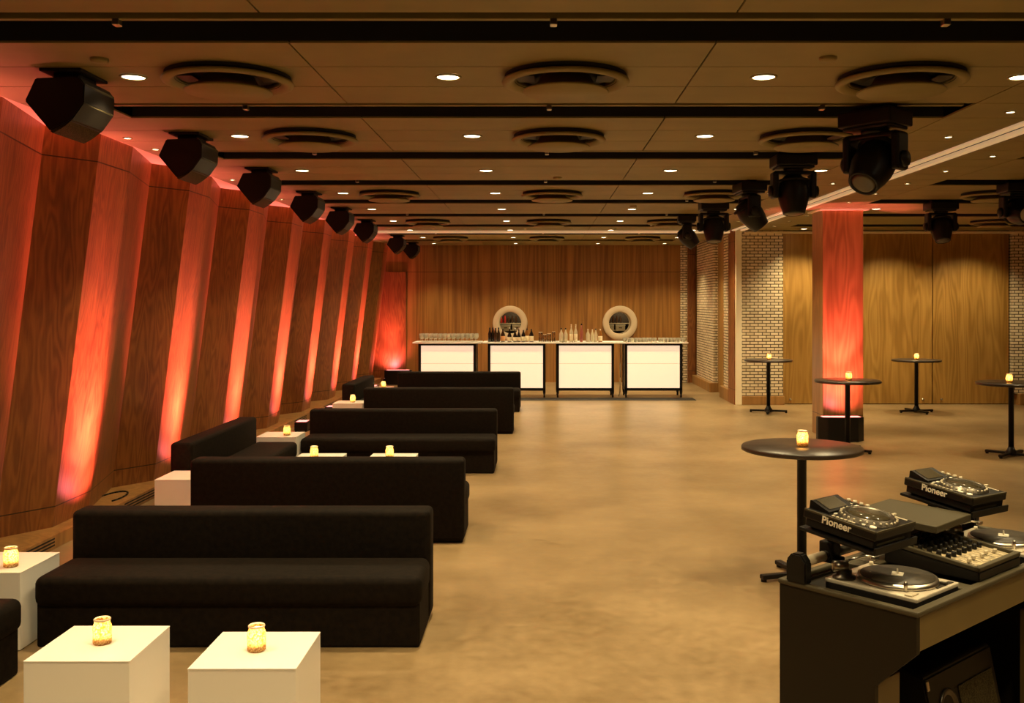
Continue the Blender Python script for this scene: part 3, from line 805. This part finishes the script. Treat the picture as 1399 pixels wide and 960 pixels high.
bottle(px(794.5), Y, .38, .034, 'pinkb', 'tall pink bottle with a dark round cap on the third bar counter', None, 'black')
bottle(px(803.3), Y, .27, .044, 'clearb', 'rounded pale bottle right of the pink one', None, 'rim')
bottle(px(809.5), Y + .06, .26, .034, 'clearb', 'slim pale bottle third from the right on the third counter', None, 'rim')
bottle(px(814.0), Y, .28, .038, 'clearb', 'pale bottle with a ribbed collar, second from the right on the third counter', None, 'darksteel')
bottle(px(820.2), Y, .27, .044, 'amberb', 'amber-tinted bottle, rightmost on the third bar counter', 'label', 'rim')
# carafes between the second and third counter
def carafe(x, H, r, label):
    t = thing('carafe', label, 'carafe', (x, Y, BT), 0, 'glass carafes between the bottles')
    b = BM(); lathe(b, [(0, .004), (r * .95, 0), (r, .006), (r * .92, H * .7), (r * .98, H), (r * .92, H), (r * .86, H * .7), (r * .92, .014), (0, .012)], 24); obj('glass', b, 'clear', t)
    b = BM(); lathe(b, [(r * .90, H - .004), (r * 1.0, H - .004), (r * 1.0, H + .006), (r * .90, H + .006), (r * .9, H - .004)], 24); obj('rim', b, 'rim', t)
    return t
carafe(px(738.6), .20, .04, 'clear glass carafe, leftmost of the four beside the dark bottles')
carafe(px(744.2), .15, .036, 'short clear glass carafe, second of the four')
carafe(px(750.2), .17, .04, 'clear glass carafe, third of the four')
carafe(px(756.4), .21, .036, 'tall clear glass carafe, rightmost of the four')
# things on the shelves behind the portholes
for i, c in enumerate(PORT):
    side = ('left', 'right')[i]
    for j in range(5):
        x = c - .24 + j * .095 - (.02 if i == 0 else .05)
        red = i == 0 and j < 2
        bottle(x, 25.12, .19 + .02 * (j % 2), .03, 'redb' if red else 'winebrown', '%s bottle on the upper shelf behind the %s porthole, %s from the left' % ('red' if red else 'dark', side, ('first', 'second', 'third', 'fourth', 'fifth')[j]), None, 'black', base=PZ - .02)
    for j in range(2):
        x = c - .14 + j * .29 - (.0 if i == 0 else .07)
        t = thing('storage_box', 'cream box on the lower shelf behind the %s porthole, %s one' % (side, ('left', 'right')[j]), 'box', (x, 25.06, PZ - .20), 0, 'boxes behind the portholes')
        b = BM(); box(b, -.12, .12, -.09, .09, 0, .11, .004); obj('body', b, 'label', t)
        b = BM(); box(b, -.125, .125, -.095, .095, .11, .14, .004); obj('lid', b, 'letter', t)
        b = BM(); box(b, -.04, .04, -.094, -.089, .05, .07, .001); obj('handle', b, 'winebrown', t)

# ------------------------------------------------------------------ disc jockey booth
ANG = math.radians(41.4)
BO = Vector((1.33, 3.434, 0))
DECK = .90
booth = thing('dj_booth', 'black and olive disc jockey booth at the lower right', 'booth', BO, ANG)
BL = 1.50; BD = .57
side = [(0, .90), (0, .753), (.16, .595), (.16, 0), (BD, 0), (BD, .90)]
for nm, u in (('side_panel', 0.), ('side_panel', BL - .025)):
    b = BM(); prism(b, side, u, u + .025, lambda v, z, h: (h, v, z)); obj(nm, b, 'boothside', booth)
b = BM(); box(b, .026, BL - .026, .004, .026, .757, .888, .002); obj('fascia', b, 'olive', booth, 'olive front fascia')
b = BM(); box(b, .026, .19, .165, .185, .0, .60, .002); obj('leg_panel', b, 'olive', booth, 'olive leg panel')
b = BM(); box(b, BL - .19, BL - .026, .165, .185, .0, .60, .002); obj('leg_panel', b, 'olive', booth, 'olive leg panel')
b = BM(); box(b, .026, BL - .026, BD - .03, BD, 0, .88); obj('back_panel', b, 'boothside', booth)
b = BM(); box(b, .026, BL - .026, .03, BD - .03, .80, .868); obj('deck', b, 'boothside', booth)
b = BM(); box(b, .027, BL - .027, .05, BD - .03, .735, .76); obj('underside', b, 'blackm', booth)
b = BM()                                             # raised edging with a rounded nose
box(b, -.006, BL + .006, -.008, .028, .885, .905, .006); box(b, -.006, BL + .006, BD - .028, BD + .006, .885, .905, .006)
box(b, -.006, .028, .02, BD - .02, .885, .905, .006); box(b, BL - .028, BL + .006, .02, BD - .02, .885, .905, .006)
obj('edging', b, 'rubber', booth)
b = BM(); box(b, .425, .50, .03, BD - .03, .845, .898, .004); obj('divider', b, 'rubber', booth)
b = BM(); box(b, .505, .93, .425, BD - .03, .845, .90, .004); obj('divider', b, 'rubber', booth)

def on_booth(name, label, cat, u, v, z, rot=0., group=None):
    p = BO + Vector((u * math.cos(ANG) - v * math.sin(ANG), u * math.sin(ANG) + v * math.cos(ANG), z))
    return thing(name, label, cat, p, ANG + rot, group)

def turntable(u, v, label):
    t = on_booth('turntable', label, 'turntable', u, v, .869, 0, 'turntables in the booth')
    b = BM(); box(b, -.165, .165, -.19, .19, .036, .052, .004); obj('plinth', b, 'silver', t)
    b = BM(); box(b, -.163, .163, -.188, .188, .008, .038, .004); obj('rubber_base', b, 'blackm', t)
    parts('foot', 'blackm', t, [lambda b, sx=sx, sy=sy: lathe(b, [(0, 0), (.022, 0), (.022, .012), (0, .012)], 14, sx * .13, sy * .155) for sx in (-1, 1) for sy in (-1, 1)])
    b = BM(); lathe(b, [(0, .054), (.150, .054), (.152, .060), (.147, .072), (0, .072)], 56, .01, -.02); pl = obj('platter', b, 'steel', t)
    b = BM(); lathe(b, [(0, .0725), (.138, .0725), (.138, .076), (0, .076)], 56, .01, -.02); obj('slipmat', b, 'record', pl)
    b = BM(); box(b, -.028, .028, -.022, .022, .0765, .079, .001, mat=Matrix.Translation((.01, -.02, 0)) @ Matrix.Rotation(.4, 4, 'Z')); lathe(b, [(0, .078), (.004, .078), (.003, .098), (0, .099)], 10, .01, -.02); obj('paper_slip', b, 'letter', pl)
    # tonearm at the far left corner
    b = BM(); lathe(b, [(0, .052), (.044, .052), (.044, .062), (.03, .066), (.03, .085), (0, .085)], 28, -.115, .135); obj('tonearm_base', b, 'darksteel', t)
    b = BM(); tube(b, (-.145, .165, .098), (-.105, .125, .098), .022, 20); lathe(b, [(0, .08), (.016, .08), (.016, .108), (0, .112)], 16, -.115, .135); obj('counterweight', b, 'steel', t)
    b = BM(); path(b, [(-.115, .135, .098), (-.02, .172, .098), (.09, .165, .096), (.125, .15, .092)], .0045); box(b, .115, .15, .135, .155, .078, .094, .003); obj('tonearm', b, 'steel', t)
    b = BM(); box(b, -.155, -.10, -.165, -.135, .052, .058, .003); obj('start_button', b, 'knob', t)
    b = BM(); lathe(b, [(0, .052), (.008, .052), (.007, .085), (.004, .09), (0, .09)], 14, -.105, -.115); obj('target_light', b, 'steel', t)
    b = BM(); box(b, .02, .145, -.178, -.158, .052, .055, .001); box(b, .075, .09, -.182, -.154, .055, .064, .002); obj('pitch_slider', b, 'darksteel', t)
    b = BM(); lathe(b, [(0, .052), (.009, .052), (.008, .066), (0, .067)], 12, .14, .165); obj('post', b, 'letter', t)
    return t
turntable(.255, .235, 'silver turntable in the near end of the booth')
turntable(1.20, .235, 'silver turntable at the right picture edge of the booth')

def mixer():
    t = on_booth('dj_mixer', 'black mixer crowded with knobs in the middle of the booth', 'mixer', .715, .215, .906)
    t.rotation_euler = (0.0, 0, ANG)
    W = .19; D = .20
    m = Matrix.Rotation(math.radians(5), 4, 'X')
    b = BM(); prism(b, [(-D, 0), (D, 0), (D, .078), (-D, .038)], -W, W, lambda v, z, h: (h, v, z)); bmesh.ops.bevel(b, geom=b.edges[:], offset=.005, segments=2, affect='EDGES'); obj('case', b, 'black', t)
    sl = math.atan2(.04, 2 * D); T = Matrix.Translation((0, 0, .058)) @ Matrix.Rotation(sl, 4, 'X')
    b = BM(); box(b, -W, W, -D, -D + .022, .0, .017, .003, mat=T); box(b, -W, W, D - .022, D, .0, .017, .003, mat=T); box(b, -W, -W + .02, -D, D, .0, .017, .003, mat=T); box(b, W - .02, W, -D, D, .0, .017, .003, mat=T); obj('rim_frame', b, 'rubber', t)
    b = BM(); box(b, -W + .022, W - .022, -D + .024, D - .024, -.002, .003, mat=T); obj('face_plate', b, 'mixface', t)
    proto = None
    for c in range(7):
        for r in range(6):
            x = -.138 + c * .046; y = .15 - r * .04
            if proto is None:
                b = BM(); lathe(b, [(0, 0), (.0115, 0), (.0095, .020), (.007, .022), (0, .022)], 12); o = proto = obj('knob', b, 'black', t)
            else:
                o = proto.copy(); C.objects.link(o)
            o.matrix_local = T @ Matrix.Translation((x, y, .003))
    proto = None
    for c in range(5):
        x = -.115 + c * .0575
        if proto is None:
            b = BM(); box(b, -.004, .004, -.035, .035, 0, .003); box(b, -.011, .011, -.006, .006, .003, .018, .002); o = proto = obj('fader', b, 'knob', t)
        else: o = proto.copy(); C.objects.link(o)
        o.matrix_local = T @ Matrix.Translation((x, -.125 + .01 * (c % 2), .003))
    parts('switch', 'letter', t, [lambda b, i=i: box(b, -.155 + i * .028, -.147 + i * .028, .168, .172, .003, .012, mat=T) for i in range(12)])
mixer()

def lettering(txt, parent, size, mloc):
    cu = bpy.data.curves.new('lettering', 'FONT'); cu.body = txt; cu.size = size; cu.extrude = .0012; cu.offset = size * .022; cu.space_character = 1.02
    cu.align_x = 'LEFT'
    tmp = bpy.data.objects.new('tmp_text', cu); C.objects.link(tmp)
    bpy.context.view_layer.update()
    me = bpy.data.meshes.new_from_object(tmp.evaluated_get(bpy.context.evaluated_depsgraph_get()))
    bpy.data.objects.remove(tmp); me.materials.clear(); me.materials.append(M['letter']); me.name = 'lettering'
    o = bpy.data.objects.new('lettering', me); C.objects.link(o); o.parent = parent; o.matrix_local = mloc
    return o

def cd_player(near, yaw, label, w, d, tilt):
    """near = the near-left top corner"""
    t = thing('cd_player', label, 'cd player', near, yaw, 'disc players on the booth stand')
    t.rotation_euler = (0, 0, yaw)
    T = Matrix.Rotation(tilt, 4, 'X')                     # v end raised
    b = BM(); box(b, 0, w, 0, d, -.036, 0, .006, mat=T); obj('top_case', b, 'black', t)
    b = BM(); box(b, .006, w - .006, .010, d - .012, -.066, -.034, .004, mat=T); obj('lower_case', b, 'blackm', t)
    parts('foot', 'blackm', t, [lambda b, x=x, y=y: lathe(b, [(0, -.074), (.014, -.074), (.014, -.064), (0, -.064)], 12, x, y, mat=T) for x in (.03, w - .03) for y in (.04, d - .04)])
    b = BM(); box(b, .03, w - .06, .0075, .012, -.058, -.050, mat=T); obj('disc_slot', b, 'rubber', t)
    # bevelled rim edge
    b = BM(); box(b, -.001, .006, .004, d - .004, -.006, .002, .001, mat=T); box(b, .004, w - .004, -.001, .005, -.006, .002, .001, mat=T); obj('edge_trim', b, 'rubber', t)
    cx, cy = w * .47, d * .36; R = w * .34
    b = BM(); lathe(b, [(R * 1.18, 0), (R * 1.16, .006), (R, .012), (R * .97, .020), (R * .90, .021), (R * .88, .016), (0, .016)], 48, cx, cy, mat=T); j = obj('jog_wheel', b, 'darksteel', t)
    b = BM(); lathe(b, [(0, .0165), (R * .80, .0165), (R * .80, .019), (0, .0195)], 40, cx, cy, mat=T); obj('jog_plate', b, 'screen', j)
    parts('jog_dimple', 'knob', j, [lambda b, a=2 * PI * i / 26: lathe(b, [(0, .008), (.0055, .008), (.004, .0165), (0, .0165)], 8, cx + R * 1.07 * math.cos(a), cy + R * 1.07 * math.sin(a), mat=T) for i in range(26)])
    b = BM(); prism(b, [(d * .70, .0), (d * .98, .0), (d * .98, .030), (d * .95, .032), (d * .70, .008)], w * .10, w * .72, lambda v, z, h: T @ Vector((h, v, z))); dsp = obj('display_housing', b, 'black', t)
    sa = math.atan2(.024, d * .25); S = T @ Matrix.Translation((0, d * .70, .0088)) @ Matrix.Rotation(sa, 4, 'X')
    b = BM(); box(b, w * .17, w * .60, .012, d * .25, 0, .0015, mat=S); obj('screen', b, 'screen', dsp)
    parts('side_button', 'knob', t, [lambda b, i=i: box(b, w * .05, w * .085, d * (.32 + i * .055), d * (.36 + i * .055), .0, .005, .001, mat=T) for i in range(6)])
    b = BM(); lathe(b, [(0, 0), (.014, 0), (.012, .007), (0, .008)], 18, w * .14, d * .12, mat=T); obj('play_button', b, 'letter', t)
    b = BM(); lathe(b, [(0, 0), (.014, 0), (.012, .007), (0, .008)], 18, w * .14, d * .24, mat=T); obj('cue_button', b, 'letter', t)
    b = BM(); box(b, w * .90, w * .935, d * .08, d * .46, 0, .002, mat=T); box(b, w * .875, w * .96, d * .24, d * .275, .002, .012, .002, mat=T); obj('tempo_slider', b, 'knob', t)
    parts('knob', 'knob', t, [lambda b, i=i: lathe(b, [(0, 0), (.009, 0), (.008, .014), (0, .015)], 12, w * .91, d * (.62 + i * .09), mat=T) for i in range(4)])
    parts('button', 'letter', t, [lambda b, i=i: box(b, w * (.15 + i * .12), w * (.21 + i * .12), d * .64, d * .665, 0, .006, .001, mat=T) for i in range(5)]
          + [lambda b, i=i: box(b, w * (.76), w * .84, d * (.70 + .09 * i), d * (.73 + .09 * i), 0, .005, .001, mat=T) for i in range(3)])
    # lettering on the left flank, reading towards the near corner
    L = T @ Matrix.Translation((-.0006, d * .73, -.031)) @ Matrix(((0, 0, -1, 0), (-1, 0, 0, 0), (0, 1, 0, 0), (0, 0, 0, 1)))
    lettering('Pioneer', t, .040, L)
    return t
CD1 = Vector((1.238, 3.578, 1.15)); CD2 = Vector((1.873, 4.202, 1.15))
cd_player(CD1, math.radians(40.2), 'black disc player on the left of the booth stand', .285, .315, math.radians(7.5))
cd_player(CD2, math.radians(34), 'black disc player on the far right of the booth stand', .26, .345, math.radians(7.0))

# stand: pipe with clamps that carries a tray under each player and the laptop plate
stand = on_booth('equipment_stand', 'black pipe stand carrying players and flat plate above the booth', 'stand', 0, 0, 0)
VP_ = .47; ZP = .985
b = BM(); tube(b, (.02, VP_, ZP), (BL - .05, VP_, ZP), .019, 20); obj('pipe', b, 'darksteel', stand)
for u0, u1 in ((.03, .15), (.52, .72)):
    b = BM(); tube(b, (u0, VP_, ZP), (u1, VP_, ZP), .0205, 20); obj('tape_wrap', b, 'tape', stand, 'pale tape wrapped on the pipe')
for u in (.012, BL - .04):
    b = BM(); prism(b, [(-.045, 0), (.045, 0), (.045, .085), (.02, .115), (-.02, .115), (-.045, .085)], u - .022, u + .022, lambda v, z, h: (h, VP_ + .02 + v, .903 + z)); bmesh.ops.bevel(b, geom=b.edges[:], offset=.006, segments=2, affect='EDGES'); obj('pipe_bracket', b, 'black', stand)
for u in (.20, .66, 1.02):
    b = BM(); box(b, u - .03, u + .03, VP_ - .032, VP_ + .032, ZP - .03, ZP + .055, .006); tube(b, (u, VP_ - .06, ZP - .01), (u, VP_ - .03, ZP - .01), .012, 12); obj('clamp', b, 'blackm', stand)
def tray(near, yaw, w, d, tilt, zoff):
    T = Matrix.Translation(near - BO) ; R_ = Matrix.Rotation(-ANG, 4, 'Z')
    m = R_ @ T @ Matrix.Rotation(yaw, 4, 'Z') @ Matrix.Rotation(tilt, 4, 'X')
    b = BM(); box(b, -.008, w + .008, -.008, d + .008, zoff - .012, zoff, .002, mat=m); box(b, -.008, w + .008, -.010, -.002, zoff - .012, zoff + .018, .002, mat=m); obj('tray', b, 'black', stand)
tray(CD1, math.radians(40.2), .285, .315, math.radians(7.5), -.0745)
tray(CD2, math.radians(34), .26, .345, math.radians(7.0), -.0745)
PL = Vector((1.615, 3.96, 1.085))
m_ = Matrix.Rotation(-ANG, 4, 'Z') @ Matrix.Translation(PL - BO) @ Matrix.Rotation(math.radians(44), 4, 'Z') @ Matrix.Rotation(math.radians(2), 4, 'X')
b = BM(); box(b, 0, .345, 0, .37, -.030, 0, .004, mat=m_); obj('laptop_plate', b, 'rubber', stand, 'flat dark laptop plate')
parts('support_post', 'black', stand, [lambda b, q=q: tube(b, *q, .02) for q in (((1.02, VP_, ZP + .02), (1.02, VP_ - .02, 1.08)), ((.20, VP_, ZP + .03), (.20, VP_ - .03, 1.09)), ((.66, VP_, ZP + .02), (.66, VP_, 1.065)))])

# under the booth: a monitor box and loose cables
t = on_booth('monitor_speaker', 'dark wedge loudspeaker lying in the open space under the booth', 'loudspeaker', .60, .33, 0)
b = BM(); prism(b, [(-.15, 0), (.17, 0), (.17, .34), (.10, .48), (-.06, .44)], -.02, .60, lambda v, z, h: (h, v, z)); bmesh.ops.bevel(b, geom=b.edges[:], offset=.008, segments=2, affect='EDGES'); obj('cabinet', b, 'boothside', t)
nrm = math.atan2(.44, .09)
F = Matrix.Translation((.0, -.15, 0)) @ Matrix.Rotation(nrm, 4, 'X')
b = BM(); lathe(b, [(.075, .0), (.075, .006), (.062, .008), (.05, .002), (.04, -.004), (0, -.004)], 28, .14, .30, mat=F); obj('horn', b, 'darksteel', t)
b = BM(); box(b, .24, .56, .06, .36, .001, .006, .002, mat=F); obj('grille', b, 'grille', t)
b = BM(); box(b, -.018, .0, .40, .44, .0, .01, .003, mat=F); obj('corner_bumper', b, 'steel', t)
for i, (m, pts, lab) in enumerate((('rubber', [(.34, .26, .738), (.33, .24, .66), (.36, .23, .62), (.39, .25, .66), (.385, .27, .738)], 'black cable looped below the booth deck'),
                                   ('tape', [(.24, .25, .02), (.27, .24, .34), (.33, .24, .39), (.40, .27, .31), (.48, .29, .28), (.50, .30, .012)], 'pale cable hanging beside the leg panel under the booth'))):
    b = BM(); path(b, pts, .006); o = tag(obj('cable', b, m), lab, 'cable', 'cables under the booth'); o.location = BO; o.rotation_euler = (0, 0, ANG)
b = BM(); pts = [(-4.12 + .11 * math.cos(a) , 9.35 + .30 * math.sin(a), .122) for a in [PI * .5 * i / 5 - .6 for i in range(14)]]
path(b, pts, .008); tag(obj('cable', b, 'blackm'), 'black cable curled on the wooden wall step', 'cable')

# ------------------------------------------------------------------ world, camera, view
w = bpy.data.worlds.new('world'); sc.world = w; w.use_nodes = True
w.node_tree.nodes['Background'].inputs[0].default_value = (.05, .035, .02, 1); w.node_tree.nodes['Background'].inputs[1].default_value = .1
cam = bpy.data.cameras.new('camera'); co = bpy.data.objects.new('camera', cam); C.objects.link(co)
co.location = (0, 0, 2.); co.rotation_euler = (PI / 2, 0, 0)
cam.sensor_width = 36; cam.lens = 36 * 1330 / 1399
cam.shift_x = -(737 - 699.5) / 1399; cam.shift_y = -(480 - 412) / 1399
cam.clip_start = .05; cam.clip_end = 100
sc.camera = co
sc.view_settings.view_transform = 'Standard'; sc.view_settings.look = 'None'; sc.view_settings.gamma = 1; sc.view_settings.use_curve_mapping = False
sc.view_settings.exposure = 1.2
